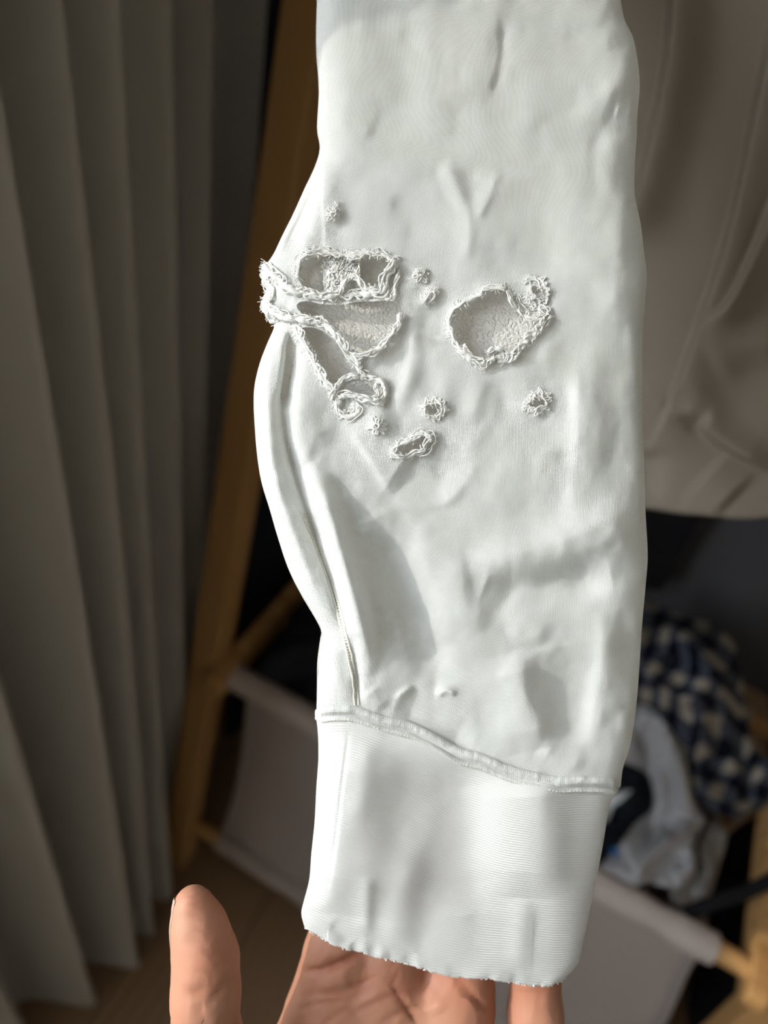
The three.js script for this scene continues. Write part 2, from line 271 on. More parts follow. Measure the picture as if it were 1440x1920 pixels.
// ------------------------------------------------------------ fabric bin slung on the dowels
const BX0 = RX0 + .052, BX1 = RX1 - .080;
{
  const bin = thing('laundry_bin', 'pinkish-grey fabric laundry bin slung between the dowels of the wooden rack', 'laundry bin', V3(0, LOWH, MIDZ));
  const m = cloth(.35, .294, .26, .0005), zf = (h) => legZ(h), loc = (x, y, z) => V3(x, y - LOWH, z - MIDZ);
  const grid = (nu, nv, f) => { const pos = [], uvs = [], idx = []; for (let s = 0; s < 2; s++) for (let j = 0; j < nv; j++) for (let i = 0; i < nu; i++) { const p = f(i / (nu - 1), j / (nv - 1), s ? .0018 : 0); pos.push(p.x, p.y, p.z); uvs.push(i / (nu - 1) * .6, j / (nv - 1) * .4); if (i && j) { const q = s * nu * nv + j * nu + i; s ? idx.push(q, q - 1, q - nu, q - nu, q - 1, q - nu - 1) : idx.push(q, q - nu, q - 1, q - nu, q - nu - 1, q - 1); } } return bufferGeo(pos, uvs, idx); };
  const xl = (v) => BX0 + .018 - .0 + .012 * Math.sin(v * 3), xr = (v) => BX1 - .010 + .026 * sstep(0, .5, v);
  for (const back of [0, 1]) mesh(back ? 'back_panel' : 'front_panel', grid(48, 30, (u, v, o) => { const h = lerp(BARH - .012, LOWH, v), z = back ? backZ(h) : zf(h) - .004, bow = .010 * Math.sin(Math.PI * v) * (.6 + .4 * noise2(u * 4, v * 2, 3)) * (back ? 1 : -1); return loc(lerp(xl(v), xr(v), u), h, z + (back ? -bow * .5 : bow) + (back ? o : -o) + .004 * noise2(u * 7, v * 3, 8)); }), m, bin);
  for (const s of [0, 1]) mesh('side_panel', grid(30, 24, (u, v, o) => { const top = BARH - .012 - .018 * Math.sin(Math.PI * u), h = lerp(top, LOWH, v), x = s ? xr(v) - .001 : xl(v) + .001; return loc(x + (s ? 1 : -1) * (-.014 * Math.sin(Math.PI * u) * Math.sin(Math.PI * v) + o), h, lerp(zf(h) - .004, backZ(h), u)); }), m, bin);
  mesh('base_panel', grid(20, 16, (u, v, o) => loc(lerp(xl(1), xr(1), u), LOWH + .004 - .02 * Math.sin(Math.PI * u) * Math.sin(Math.PI * v) - o, lerp(zf(LOWH), backZ(LOWH), v))), m, bin);
  const sleeveTube = (x0, x1, h, z, r, seed) => { const nu = 90, nv = 22, pos = [], uvs = [], idx = []; for (let j = 0; j < nv; j++) for (let i = 0; i < nu; i++) { const u = i / (nu - 1), a = j / (nv - 1) * Math.PI * 2, pinch = 1 - .16 * Math.exp(-(((u - .90) * 40) ** 2)), rr = (r + .0012 * noise2(u * 18, Math.cos(a) * 2, seed)) * pinch; pos.push(lerp(x0, x1, u), h - LOWH + Math.sin(a) * rr * 1.0 - .002, z - MIDZ + Math.cos(a) * rr); uvs.push(u * .7, a * r); if (i && j) { const q = j * nu + i; idx.push(q, q - 1, q - nu, q - nu, q - 1, q - nu - 1); } } return bufferGeo(pos, uvs, idx); };
  const hemCloth = cloth(.45, .385, .345, .0005);
  mesh('dowel_sleeve', sleeveTube(BX0 - .012, BX1, BARH, zf(BARH), .0185, 2), hemCloth, bin);
  mesh('dowel_sleeve', sleeveTube(BX0 - .012, BX1, BARH, backZ(BARH), .0185, 3), m, bin);
  mesh('dowel_sleeve', sleeveTube(BX0 + .02, BX1 - .05, LOWH, zf(LOWH), .017, 4), m, bin);
  mesh('dowel_sleeve', sleeveTube(BX0 + .02, BX1 - .05, LOWH, backZ(LOWH), .017, 5), m, bin);
  for (const s of [0, 1]) { const pts = []; for (let k = 0; k <= 12; k++) { const v = k / 12, h = lerp(BARH - .02, LOWH, v); pts.push(loc(s ? xr(v) : xl(v), h, zf(h) - .002)); } const g = tube(pts, .0045, 30, 8); mesh('edge_binding', g, hemCloth, bin); }
  for (const s of [0, 1]) { const pts = []; for (let k = 0; k <= 12; k++) { const u = k / 12, h = BARH - .012 - .018 * Math.sin(Math.PI * u); pts.push(loc(s ? xr(0) : xl(0), h, lerp(zf(h), backZ(h), u))); } mesh('edge_binding', tube(pts, .004, 30, 8), m, bin); }
}
// black strap tied from the dowel to the right leg
{
  const a = [depthAtHeight(1290, 1712, .46), depthAtHeight(1385, 1678, .475)], p = [at(1285, 1714, a[0]), at(1345, 1690, a[0] * .99), at(1410, 1668, a[1] * .985), at(1480, 1630, a[1] * .97), at(1540, 1590, a[1] * .96)];
  const s = mesh('strap', (() => { const g = tube(p, .0085, 40, 10); return g; })(), cloth(.016, .016, .018, .0003)); s.userData = { label: 'thin black strap stretched from the bin edge across the right wooden bar', category: 'strap' };
}

// black bag on the floor beside the rack
{
  const g = new RoundedBoxGeometry(.28, .40, .40, 10, .06), P = g.attributes.position;
  for (let i = 0; i < P.count; i++) { const x = P.getX(i), y = P.getY(i), z = P.getZ(i), k = 1 - .25 * sstep(-.1, .2, y); P.setXYZ(i, x * k + .008 * noise2(z * 14, y * 9, 3), y + .01 * sstep(0, .2, y) * noise2(x * 12, z * 8, 7), z + .008 * noise2(x * 14, y * 9, 5)); }
  g.computeVertexNormals(); g.translate(0, .20, 0);
  const b = mesh('bag', g, cloth(.012, .012, .014, .0004)); b.position.set(.605, 0, -.80);
  b.userData = { label: 'plain black bag standing on the floor behind the right rack leg', category: 'bag' };
}
// ------------------------------------------------------------ things hanging on the rail
function hangingCloth(cx, cz, turn, halfW, halfT, y0, y1, waves, seed, taper = .25) {
  const nu = 72, nv = 40, pos = [], uvs = [], idx = [];
  for (let j = 0; j < nv; j++) for (let i = 0; i < nu; i++) {
    const t = j / (nv - 1), a = i / (nu - 1) * Math.PI * 2, w = halfW * (1 - taper * t), x = Math.cos(a) * w, fold = .012 * Math.sin(waves * x / halfW * 2 + seed) * (1 - .5 * t) + .008 * noise2(x * 9, t * 3, seed), z = Math.sign(Math.sin(a)) * halfT * Math.pow(Math.abs(Math.sin(a)), .6) + fold;
    pos.push(x * Math.cos(turn) + z * Math.sin(turn), lerp(y0, y1, t) - y0 + (t < .02 ? .012 * noise2(x * 8, 2, seed) : 0), -x * Math.sin(turn) + z * Math.cos(turn)); uvs.push(x, lerp(y0, y1, t));
    if (i && j) { const q = j * nu + i; idx.push(q, q - 1, q - nu, q - nu, q - 1, q - nu - 1); }
  }
  return bufferGeo(pos, uvs, idx);
}
{
  const put = (name, label, category, g, m, x, y, z) => { const o = mesh(name, g, m); o.position.set(x, y, z); o.userData = { label, category }; return o; };
  put('dark_coat', 'long navy-black coat hanging behind the left leg and side bar of the wooden rack', 'coat', hangingCloth(0, 0, Math.PI / 2, .20, .014, .10, 1.50, 2, 3, .1), cloth(.014, .018, .026), -.412, .10, -.82);
  put('black_jacket', 'black jacket hanging behind the beige shirt, above the heap of laundry', 'jacket', hangingCloth(0, 0, .1, .22, .016, .50, 1.50, 3, 5, .2), cloth(.010, .010, .012), -.09, .66, -.80);
  put('grey_skirt', 'charcoal grey garment widening downward below the hem of the beige shirt', 'garment', hangingCloth(0, 0, .15, .17, .010, .52, 1.30, 3, 8, .75), cloth(.06, .06, .064), .24, .50, -.90);
}

// ------------------------------------------------------------ laundry in the bin
const heapPlace = (h) => (x, y, mm) => { const d = depthAtHeight(x, y, h(x, y) + mm * .001); return at(x, y, d); };
{
  const px2m = .0008;
  const gingham = tex(512, 512, (u, v) => { const q = 8, a = Math.floor(u * q) % 2, b = Math.floor(v * q) % 2, n = .93 + .07 * noise2(u * 180, v * 180, 2); return (a && b ? [.55, .52, .48] : a || b ? [.24, .26, .30] : [.04, .05, .10]).map((c) => c * n); }, true, 1 / .165, 1 / .165);
  const check = new THREE.MeshPhysicalMaterial({ map: gingham, roughness: .95, specularIntensity: .2, side: THREE.DoubleSide });
  const folds = reliefField([[[[1215, 1260], [1260, 1300], [1330, 1330]], 14, 14, 16], [[[1235, 1180], [1290, 1200], [1350, 1290], [1370, 1420]], 20, 16, 22], [[[1300, 1260], [1320, 1360], [1310, 1470]], 16, 16, 18], [[[1380, 1380], [1400, 1460], [1390, 1530]], 12, 12, -18], [[[1280, 1230], [1240, 1250]], 12, 12, -14]]);
  const h1 = (x, y) => .51 + .19 * sstep(1500, 1180, y) - .03 * sstep(1320, 1440, x) + .02 * fbm(x * .012, y * .012, 5);
  const outline = smooth([[1150, 1150], [1215, 1130], [1260, 1148], [1330, 1168], [1372, 1200], [1388, 1255], [1400, 1330], [1412, 1395], [1440, 1420], [1475, 1450], [1470, 1500], [1415, 1520], [1375, 1535], [1330, 1515], [1290, 1470], [1265, 1400], [1225, 1330], [1160, 1300]], 5, true);
  const g = paddedCloth({ outline, cell: 3.5, puff: 30, thick: 30, z: folds, place: heapPlace(h1), uv: (x, y) => { const X = x + 22 * fbm(x * .007, y * .007, 7, 2), Y = y + 22 * fbm(x * .007, y * .007, 13, 2), f = folds(x, y) * 1.2; return [(X * .9 + Y * .42) * px2m + f * .0007, (Y * .9 - X * .42) * px2m + f * .0006]; } });
  const s = mesh('checked_shirt', g, check); s.userData = { label: 'crumpled navy and white checked shirt on top of the laundry heap', category: 'shirt' };

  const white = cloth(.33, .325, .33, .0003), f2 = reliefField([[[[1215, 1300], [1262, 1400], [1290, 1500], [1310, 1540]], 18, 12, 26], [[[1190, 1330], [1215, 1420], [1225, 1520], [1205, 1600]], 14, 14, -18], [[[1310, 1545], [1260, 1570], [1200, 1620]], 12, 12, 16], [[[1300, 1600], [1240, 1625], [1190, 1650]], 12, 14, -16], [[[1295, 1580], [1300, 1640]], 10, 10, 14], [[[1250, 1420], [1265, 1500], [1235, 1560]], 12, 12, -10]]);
  const h2 = (x, y) => .475 + .10 * sstep(1560, 1320, y) + .012 * fbm(x * .02, y * .02, 9);
  const tee = thing('tee_shirt', 'crumpled white tee shirt with a large dark print, heaped under the checked shirt', 'shirt', at(1230, 1500, depthAtHeight(1230, 1500, .48)));
  const inv = tee.matrixWorld.clone().invert(), hp = heapPlace(h2), pl = (x, y, mm) => hp(x, y, mm).applyMatrix4(inv);
  const uvm = (x, y) => [x * px2m, y * px2m];
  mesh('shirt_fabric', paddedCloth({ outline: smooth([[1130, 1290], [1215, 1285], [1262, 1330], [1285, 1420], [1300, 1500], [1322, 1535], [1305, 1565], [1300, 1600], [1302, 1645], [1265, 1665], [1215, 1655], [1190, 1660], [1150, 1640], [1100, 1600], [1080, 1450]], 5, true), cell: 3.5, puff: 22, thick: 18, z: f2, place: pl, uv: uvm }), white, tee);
  const flat = (name, o, m, lift, label) => { const g2 = cutSheet({ outline: o, cell: 2.5, place: pl, uv: uvm, z: (x, y) => f2(x, y) + lift }); const e = mesh(name, g2, m, tee); e.userData.label = label; };
  const black = cloth(.006, .008, .011, 0);
  flat('printed_patch', smooth([[1120, 1425], [1165, 1428], [1208, 1446], [1222, 1470], [1224, 1515], [1190, 1545], [1165, 1580], [1150, 1598], [1118, 1625], [1095, 1600], [1090, 1480]], 4, true), black, 11, 'black printed patch');
  flat('printed_star', [[1120, 1500], [1150, 1486], [1187, 1481], [1165, 1502], [1150, 1512], [1140, 1540], [1120, 1545]], cloth(.42, .44, .44, 0), 12.5, 'pale star points on the black print');
  flat('printed_mark', [[1142, 1592], [1156, 1588], [1163, 1603], [1152, 1609]], cloth(.02, .09, .22, 0), 12.5, 'small blue mark');

  const f3 = reliefField([[[[500, 1250], [560, 1210], [620, 1230]], 16, 16, 20], [[[530, 1150], [580, 1180], [640, 1150]], 16, 16, 18], [[[545, 1290], [600, 1260]], 12, 12, -14]]);
  const dk = mesh('dark_garment', paddedCloth({ outline: smooth([[485, 1262], [520, 1200], [560, 1130], [640, 1100], [760, 1140], [760, 1360], [680, 1380], [590, 1320], [530, 1290]], 5, true), cell: 5, puff: 40, thick: 30, z: f3, place: heapPlace((x, y) => .455 + .06 * sstep(1320, 1180, y) + .012 * fbm(x * .02, y * .02, 3)), uv: uvm }), cloth(.018, .020, .026));
  dk.userData = { label: 'dark charcoal garment lying in the bin at the left, behind the sleeve', category: 'garment' };
  const gp = mesh('grey_cloth', paddedCloth({ outline: smooth([[1270, 1545], [1320, 1532], [1362, 1560], [1350, 1620], [1325, 1690], [1285, 1706], [1255, 1680]], 5, true), cell: 4, puff: 26, thick: 22, z: reliefField([[[[1290, 1560], [1330, 1620], [1310, 1690]], 12, 12, 14], [[[1345, 1570], [1350, 1650]], 10, 10, -10]]), place: heapPlace((x, y) => .435 + .012 * fbm(x * .02, y * .02, 6)), uv: uvm }), cloth(.30, .285, .265));
  gp.userData = { label: 'rumpled light grey cloth in the right corner of the bin below the tee shirt', category: 'cloth' };
}

// ------------------------------------------------------------ beige shirt hanging behind the sleeve
{
  const dep = (x, y) => lerp(.335, .40, clamp((y + 100) / 1060, 0, 1)) + .00006 * (1300 - x);
  const root = thing('hanging_shirt', 'plain beige shirt in shade, hanging close behind the white sleeve at the right', 'shirt', at(1300, 968, .40));
  const inv = root.matrixWorld.clone().invert();
  const place = (x, y, mm) => at(x, y, dep(x, y) - mm * .001).applyMatrix4(inv);
  const fl = reliefField([[[[1272, -120], [1250, 120], [1215, 290], [1190, 380]], 6, 60, 7, 'full'], [[[1470, -40], [1420, 200], [1370, 430], [1310, 620], [1255, 770], [1215, 850]], 6, 60, 6], [[[1475, 330], [1420, 470], [1365, 575], [1310, 610]], 8, 40, 5], [[[1240, 765], [1300, 785], [1350, 830], [1450, 885]], 6, 44, 4.5], [[[1250, 740], [1330, 800]], 20, 20, -4], [[[1330, 690], [1400, 650], [1470, 640]], 40, 40, 3], [[[1215, 840], [1208, 940]], 30, 30, -3], [[[1320, 880], [1380, 940]], 50, 50, 3]]);
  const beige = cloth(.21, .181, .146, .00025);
  const outline = smooth([[1000, -700], [1700, -700], [1760, 300], [1720, 935], [1600, 955], [1520, 960], [1440, 970], [1385, 973], [1320, 966], [1270, 962], [1210, 953], [1120, 945], [980, 930], [960, 300]], 6, true);
  mesh('shirt_body', cutSheet({ outline, cell: 6, place, z: (x, y) => 2 * fl(x, y) + 2.5 * fbm(x * .004, y * .003, 4), uv: (x, y) => [x * .00027, y * .00027] }), beige, root);
  mesh('shirt_back', cutSheet({ outline: outline.map(([x, y]) => [x, y > 900 ? y - 14 : y]), cell: 14, place, z: (x, y) => -14 + 4 * fbm(x * .004, y * .003, 14), uv: (x, y) => [x * .00027, y * .00027] }), beige, root);
  const hem = []; for (const [x, y] of outline) if (y > 925) hem.push(place(x, y - 1, 2 * fl(x, y) + 2.5 * fbm(x * .004, y * .003, 4)));
  mesh('hem', tube(hem, .0009, 160, 6), beige, root);
}

// ------------------------------------------------------------ the white sleeve
const SD = .22;                                           // its middle plane lies this far along the view axis
const sleeve = thing('distressed_sleeve', 'white knitted sweatshirt sleeve with torn frayed holes and a raw-edged cuff', 'sleeve', at(880, 960, SD), camera.quaternion);
const bend = (y) => { const q = Math.max(0, -120 - y); return .00012 * q * q / (q + 120); };   // above the frame the sleeve runs back towards its shoulder
const local = (ox, oy) => (x, y, mm) => { const d = SD - mm * .001 + bend(y); return V3((x - CX) / F * d - (ox - CX) / F * SD, -(y - CY) / F * d + (oy - CY) / F * SD, SD - d); };
const sl = local(880, 960);
const leftEdge = edge([[640, -420], [600, -60], [595, 10], [594, 90], [599, 170], [596, 240], [601, 278], [592, 312], [572, 355], [552, 400], [532, 440], [515, 476], [501, 496], [494, 512], [499, 530], [503, 548], [494, 568], [497, 586], [512, 600], [516, 614], [505, 640], [491, 676], [481, 715], [478, 750], [480, 800], [484, 850], [493, 905], [508, 955], [524, 1010], [543, 1066], [568, 1116], [594, 1160], [605, 1183], [603, 1200], [598, 1240], [597, 1290], [596, 1332], [592, 1352]]);
const rightEdge = edge([[1130, -420], [1155, -60], [1165, 5], [1172, 38], [1188, 72], [1197, 120], [1200, 165], [1196, 210], [1194, 260], [1190, 330], [1192, 372], [1201, 415], [1207, 460], [1213, 510], [1211, 560], [1206, 620], [1205, 700], [1206, 800], [1209, 880], [1211, 960], [1215, 1040], [1211, 1100], [1204, 1180], [1199, 1260], [1193, 1330], [1183, 1395], [1172, 1430], [1167, 1450], [1164, 1484]]);
const seamLine = along([[592, 1340], [625, 1336], [668, 1338], [720, 1356], [770, 1368], [820, 1392], [862, 1416], [905, 1428], [950, 1447], [1000, 1461], [1050, 1470], [1100, 1469], [1140, 1471], [1164, 1474]]);
const holeList = {
  a: [[561, 494], [572, 480], [592, 476], [612, 479], [640, 483], [655, 490], [672, 484], [690, 477], [712, 480], [731, 489], [738, 498], [722, 508], [716, 526], [702, 536], [684, 534], [668, 518], [655, 520], [648, 540], [626, 549], [602, 549], [578, 547], [563, 530], [557, 512]],
  b: [[556, 572], [575, 564], [600, 570], [640, 571], [668, 566], [700, 565], [735, 562], [750, 572], [751, 592], [742, 618], [722, 644], [700, 657], [676, 661], [655, 650], [636, 628], [616, 606], [594, 600], [570, 592]],
  c: [[560, 618], [584, 614], [606, 622], [632, 648], [650, 682], [665, 702], [650, 712], [636, 722], [628, 728], [612, 714], [592, 680], [572, 648]],
  d: [[652, 720], [676, 715], [702, 718], [716, 728], [713, 741], [692, 741], [668, 736], [650, 732]],
  e: [[841, 607], [846, 590], [857, 576], [879, 562], [898, 554], [909, 544], [929, 540], [946, 543], [953, 553], [962, 571], [973, 584], [987, 594], [1020, 598], [1009, 612], [1004, 623], [984, 634], [975, 651], [962, 664], [946, 655], [923, 654], [911, 666], [896, 668], [879, 665], [868, 657], [859, 640], [847, 629]],
  f: [[986, 758], [998, 750], [1001, 741], [1008, 744], [1018, 736], [1023, 750], [1022, 762], [1012, 766], [1007, 774], [1000, 765], [992, 764]],
  g: [[737, 846], [752, 832], [772, 824], [790, 812], [799, 815], [810, 820], [800, 830], [795, 845], [776, 850], [764, 858], [748, 856]],
  h: [[795, 764], [804, 756], [818, 754], [831, 764], [828, 774], [812, 780], [800, 776]],
  i: [[794, 566], [804, 552], [812, 545], [816, 548], [813, 560], [803, 562]],
  j: [[996, 540], [1002, 536], [1013, 545], [1008, 552], [1000, 550]],
  k: [[620, 400], [626, 396], [632, 398], [629, 405], [622, 406]],
  l: [[700, 797], [706, 792], [713, 795], [711, 804], [704, 806]],
  n: [[782, 513], [788, 509], [795, 512], [793, 519], [786, 521]],
};
const holes = Object.entries(holeList).map(([k, p]) => ({ k, raw: p, poly: smooth(p, p.length > 8 ? 3 : 4, true) }));
const folds = reliefField([
  // upper arm
  [[[836, 296], [858, 352], [880, 415], [878, 505]], 16, 12, 1.5], [[[934, 318], [918, 365], [893, 412]], 12, 10, 1.2], [[[882, 318], [884, 385]], 16, 16, -.9],
  [[[943, 30], [942, 110], [925, 180]], 9, 13, -1.3], [[[905, 20], [908, 120], [895, 180]], 24, 18, .9], [[[1195, 105], [1140, 175], [1068, 232]], 22, 22, 1.5], [[[1180, 190], [1120, 262], [1085, 290]], 16, 16, -1.0], [[[1190, 215], [1150, 205]], 14, 14, 1.6], [[[1196, 262], [1160, 250], [1120, 285], [1116, 420]], 18, 20, -1.1],
  [[[1185, 330], [1165, 420], [1150, 520]], 22, 22, 1.4], [[[770, 40], [762, 200], [790, 300]], 55, 45, -1.4], [[[690, 60], [672, 200], [680, 340]], 40, 40, 1.0], [[[1000, 40], [1010, 150], [990, 260]], 34, 34, .9], [[[1060, 60], [1105, 120]], 20, 20, -.8], [[[1000, 330], [1020, 450], [1010, 520]], 40, 40, -.9], [[[900, 480], [960, 500], [1040, 500]], 22, 22, -1.1], [[[760, 360], [770, 470]], 30, 30, -.9], [[[830, 420], [800, 500]], 20, 20, .7], [[[1085, 470], [1160, 560], [1195, 600]], 26, 26, 1.4], [[[1040, 590], [1120, 610], [1200, 640]], 26, 34, -1.3],
  // layer behind shows at the left above the holes
  [[[608, 282], [606, 360], [610, 440], [608, 478]], 4, 26, 1.1], [[[585, 340], [560, 420], [535, 480]], 30, 16, -4.5],
  // between the holes
  [[[763, 548], [778, 640], [766, 712], [748, 760]], 16, 20, 2.2], [[[722, 712], [733, 765], [770, 800]], 14, 16, -2.2], [[[806, 600], [826, 690], [838, 770]], 18, 22, 1.1], [[[905, 705], [890, 790]], 16, 16, 1.0], [[[935, 700], [948, 800]], 18, 22, -.8], [[[690, 690], [716, 660], [746, 625]], 8, 12, 1.4],
  [[[648, 790], [692, 852], [738, 928]], 9, 60, 2.3], [[[738, 928], [788, 950], [846, 932], [880, 886]], 12, 34, 1.6], [[[742, 878], [800, 908], [850, 868]], 46, 46, -3.0], [[[845, 760], [862, 850]], 20, 30, .9],
  // right hand ridge and hollow
  [[[1086, 668], [1088, 800], [1076, 950], [1060, 1000]], 20, 40, 3.2], [[[1020, 700], [1030, 850]], 40, 28, -1.4], [[[1150, 600], [1160, 760], [1158, 920]], 26, 26, -1.6], [[[1216, 940], [1130, 985], [1030, 1028], [930, 1046], [870, 1060]], 34, 60, 6.8], [[[905, 1090], [960, 1104], [1050, 1096], [1150, 1076]], 42, 38, -7.5],
  [[[858, 1040], [870, 1120], [905, 1190]], 26, 26, 2.2], [[[950, 1120], [985, 1160], [1010, 1215]], 34, 34, 2.4], [[[955, 1220], [985, 1320], [1005, 1410]], 50, 34, 6.5], [[[1052, 1210], [1074, 1300], [1072, 1400]], 40, 44, -3.0], [[[1122, 1140], [1135, 1215], [1120, 1330], [1100, 1420]], 22, 30, 3.6], [[[1010, 1400], [1050, 1425], [1100, 1435]], 18, 18, 2.2],
  // lower left folds
  [[[575, 860], [608, 930], [640, 1040], [668, 1140], [700, 1275]], 26, 22, 11], [[[690, 970], [742, 1070], [790, 1190], [830, 1300]], 40, 46, -8.5], [[[760, 980], [830, 1100], [880, 1240]], 30, 60, 1.6], [[[700, 1000], [730, 1110], [770, 1250]], 10, 10, .9],
  [[[508, 640], [499, 740], [507, 860], [535, 970], [578, 1080], [622, 1188]], 16, 17, 5.4], [[[527, 730], [531, 800], [546, 872], [582, 982], [622, 1094], [648, 1200]], 9, 18, -7], [[[545, 616], [537, 690], [524, 775]], 7, 24, -9], [[[560, 700], [570, 790], [600, 850]], 30, 40, 1.6], [[[545, 850], [600, 905], [680, 925]], 14, 18, -1.3],
  [[[660, 1180], [668, 1250], [672, 1325]], 8, 8, -2.4], [[[628, 1200], [632, 1300]], 16, 16, 1.6], [[[508, 560], [548, 576]], 12, 12, -2.5], [[[735, 1330], [790, 1340], [850, 1375], [890, 1395]], 26, 26, -3.6], [[[742, 1312], [764, 1294], [776, 1296]], 6, 7, 1.9], [[[816, 1306], [838, 1296], [856, 1304]], 6, 7, 1.9], [[[760, 1300], [830, 1296]], 20, 14, -1.2], [[[690, 1290], [720, 1330]], 18, 18, 1.4],
]);
const roundness = (x, y, l, r) => {
  const dl = Math.max(0, x - l), dr = Math.max(0, r - x), Rl = 60, Rr = lerp(70, 120, sstep(500, 800, y) * sstep(1500, 1250, y) + .0), p = (d, R) => { const q = clamp(d / R, 0, 1); return Math.sqrt(1 - (1 - q) * (1 - q)); };
  return p(dl, Rl) * p(dr, Rr);
};
const HSD = holes.map((h) => outlineDistance(h.poly));
const holeDist = (x, y) => { if (y < 350 || y > 900) return 60; let d = 60; for (const h of HSD) d = Math.min(d, h(x, y)); return d; };
const thick = (y) => lerp(9, 6.5, sstep(1150, 1420, y));
const frontZ = (x, y) => {
  const l = leftEdge(y), r = rightEdge(y), e = clamp(Math.min(x - l, r - x) / 14, 0, 1), q = roundness(x, y, l, r), hd = holeDist(x, y);
  const crumple = .8 * fbm(x * .011, y * .009, 3) + .22 * fbm(x * .035, y * .028, 8, 2);
  return thick(y) * q + e * (FOLD * folds(x, y) + crumple) + (hd < 40 ? e * 1.3 * Math.exp(-Math.max(hd, 0) / 9) : 0);
};
const backZ2 = (x, y) => -lerp(4.5, -4.2, sstep(360, 480, y) * sstep(960, 850, y)) * roundness(x, y, leftEdge(y), rightEdge(y)) + .6 * fbm(x * .01, y * .01, 31) + 2.6 * Math.exp(-(((x - 585) / 30) ** 2 + ((y - 520) / 30) ** 2));
// a four-sided grid whose top, bottom and sides follow traced lines
const coons = (L, R, T, B) => (s, t) => { const a = L(t), b = R(t), c = T(s), d = B(s), p = L(0), q = R(0), u = L(1), v = R(1); return [0, 1].map((k) => (1 - s) * a[k] + s * b[k] + (1 - t) * c[k] + t * d[k] - ((1 - s) * (1 - t) * p[k] + s * (1 - t) * q[k] + (1 - s) * t * u[k] + s * t * v[k])); };
const YT = -1250, sL = seamLine(0), sR = seamLine(1);
const sleeveGrid = coons((t) => { const y = lerp(YT, sL[1], t); return [leftEdge(y), y]; }, (t) => { const y = lerp(YT, sR[1], t); return [rightEdge(y), y]; }, (s) => [lerp(leftEdge(YT), rightEdge(YT), s), YT], seamLine);
const MPP = SD / F;
{
  const NX = 290, NY = 980, sw = (i) => { const u = i / (NX - 1); return u - .055 * Math.sin(2 * Math.PI * u); };
  const wide = 620 * MPP, high = 2640 * MPP;
  const g = clipGrid(NX, NY, (i, j) => sleeveGrid(sw(i), j / (NY - 1)), holeDist, sl, (x, y) => frontZ(x, y), (x, y, u, v) => [(u - .055 * Math.sin(2 * Math.PI * u)) * wide + .0003 * fbm(x * .006, y * .004, 55, 2), -v * high + .0004 * fbm(x * .005, y * .005, 77, 2)]);
  mesh('sleeve_front', g, knit, sleeve);
  const bx = 110, by = 340, gb = clipGrid(bx, by, (i, j) => sleeveGrid(i / (bx - 1), j / (by - 1)), null, sl, backZ2, (x, y, u, v) => [u * wide, -v * high]);
  mesh('sleeve_back', gb, terry, sleeve).userData.label = 'looped terry inside of the sleeve';
}
// cuff
const cuffBottom = along([[571, 1738], [596, 1752], [640, 1775], [672, 1783], [720, 1795], [775, 1808], [825, 1823], [880, 1831], [930, 1834], [985, 1844], [1020, 1846], [1042, 1842], [1062, 1832]]);
const cuffL = edge([[592, 1338], [596, 1372], [597, 1420], [593, 1480], [590, 1540], [584, 1600], [580, 1650], [570, 1690], [565, 1715], [571, 1740]]);
const cuffR = edge([[1164, 1472], [1150, 1492], [1141, 1520], [1132, 1575], [1122, 1630], [1110, 1690], [1096, 1760], [1084, 1808], [1062, 1834]]);
const cuffFolds = reliefField([
  [[[652, 1370], [640, 1520], [618, 1720]], 36, 130, 8], [[[655, 1366], [640, 1480], [628, 1580], [610, 1690]], 4, 4, -.55], [[[770, 1400], [760, 1480], [730, 1620]], 46, 46, -1.8], [[[690, 1380], [680, 1480], [660, 1560]], 22, 22, 1.0], [[[785, 1600], [757, 1680], [735, 1780]], 28, 34, 1.5], [[[690, 1640], [685, 1760]], 18, 14, 1.3], [[[830, 1560], [800, 1700], [800, 1800]], 34, 40, -.9],
  [[[1010, 1440], [1012, 1540], [1004, 1690]], 90, 50, 5.6], [[[850, 1410], [870, 1560], [890, 1720]], 70, 50, -3.6], [[[1060, 1500], [1050, 1600], [1040, 1800]], 30, 40, .9], [[[980, 1680], [975, 1820]], 24, 24, 1.2], [[[905, 1680], [900, 1820]], 30, 30, -.8], [[[620, 1730], [660, 1770]], 14, 14, -.8]]);
const cuffGrid = coons((t) => { const y = lerp(1338, 1740, t); return [cuffL(y), y]; }, (t) => { const y = lerp(1472, 1834, t); return [cuffR(y), y]; }, seamLine, cuffBottom);
const cuffRound = (s) => { const p = (d, R) => { const q = clamp(d / R, 0, 1); return Math.sqrt(1 - (1 - q) * (1 - q)); }; return p(s, .13) * p(1 - s, .16); };
const cuffT = (t) => lerp(5.5, 3.2, t);
const cuffTilt = (s, t) => -5 * t * t - 5 * s * t;
const cuffZ = (x, y, s, t) => cuffTilt(s, t) + cuffT(t) * cuffRound(s) + clamp(Math.min(s, 1 - s) * 40, 0, 1) * (.7 * cuffFolds(x, y) + .25 * fbm(x * .012, y * .012, 41));
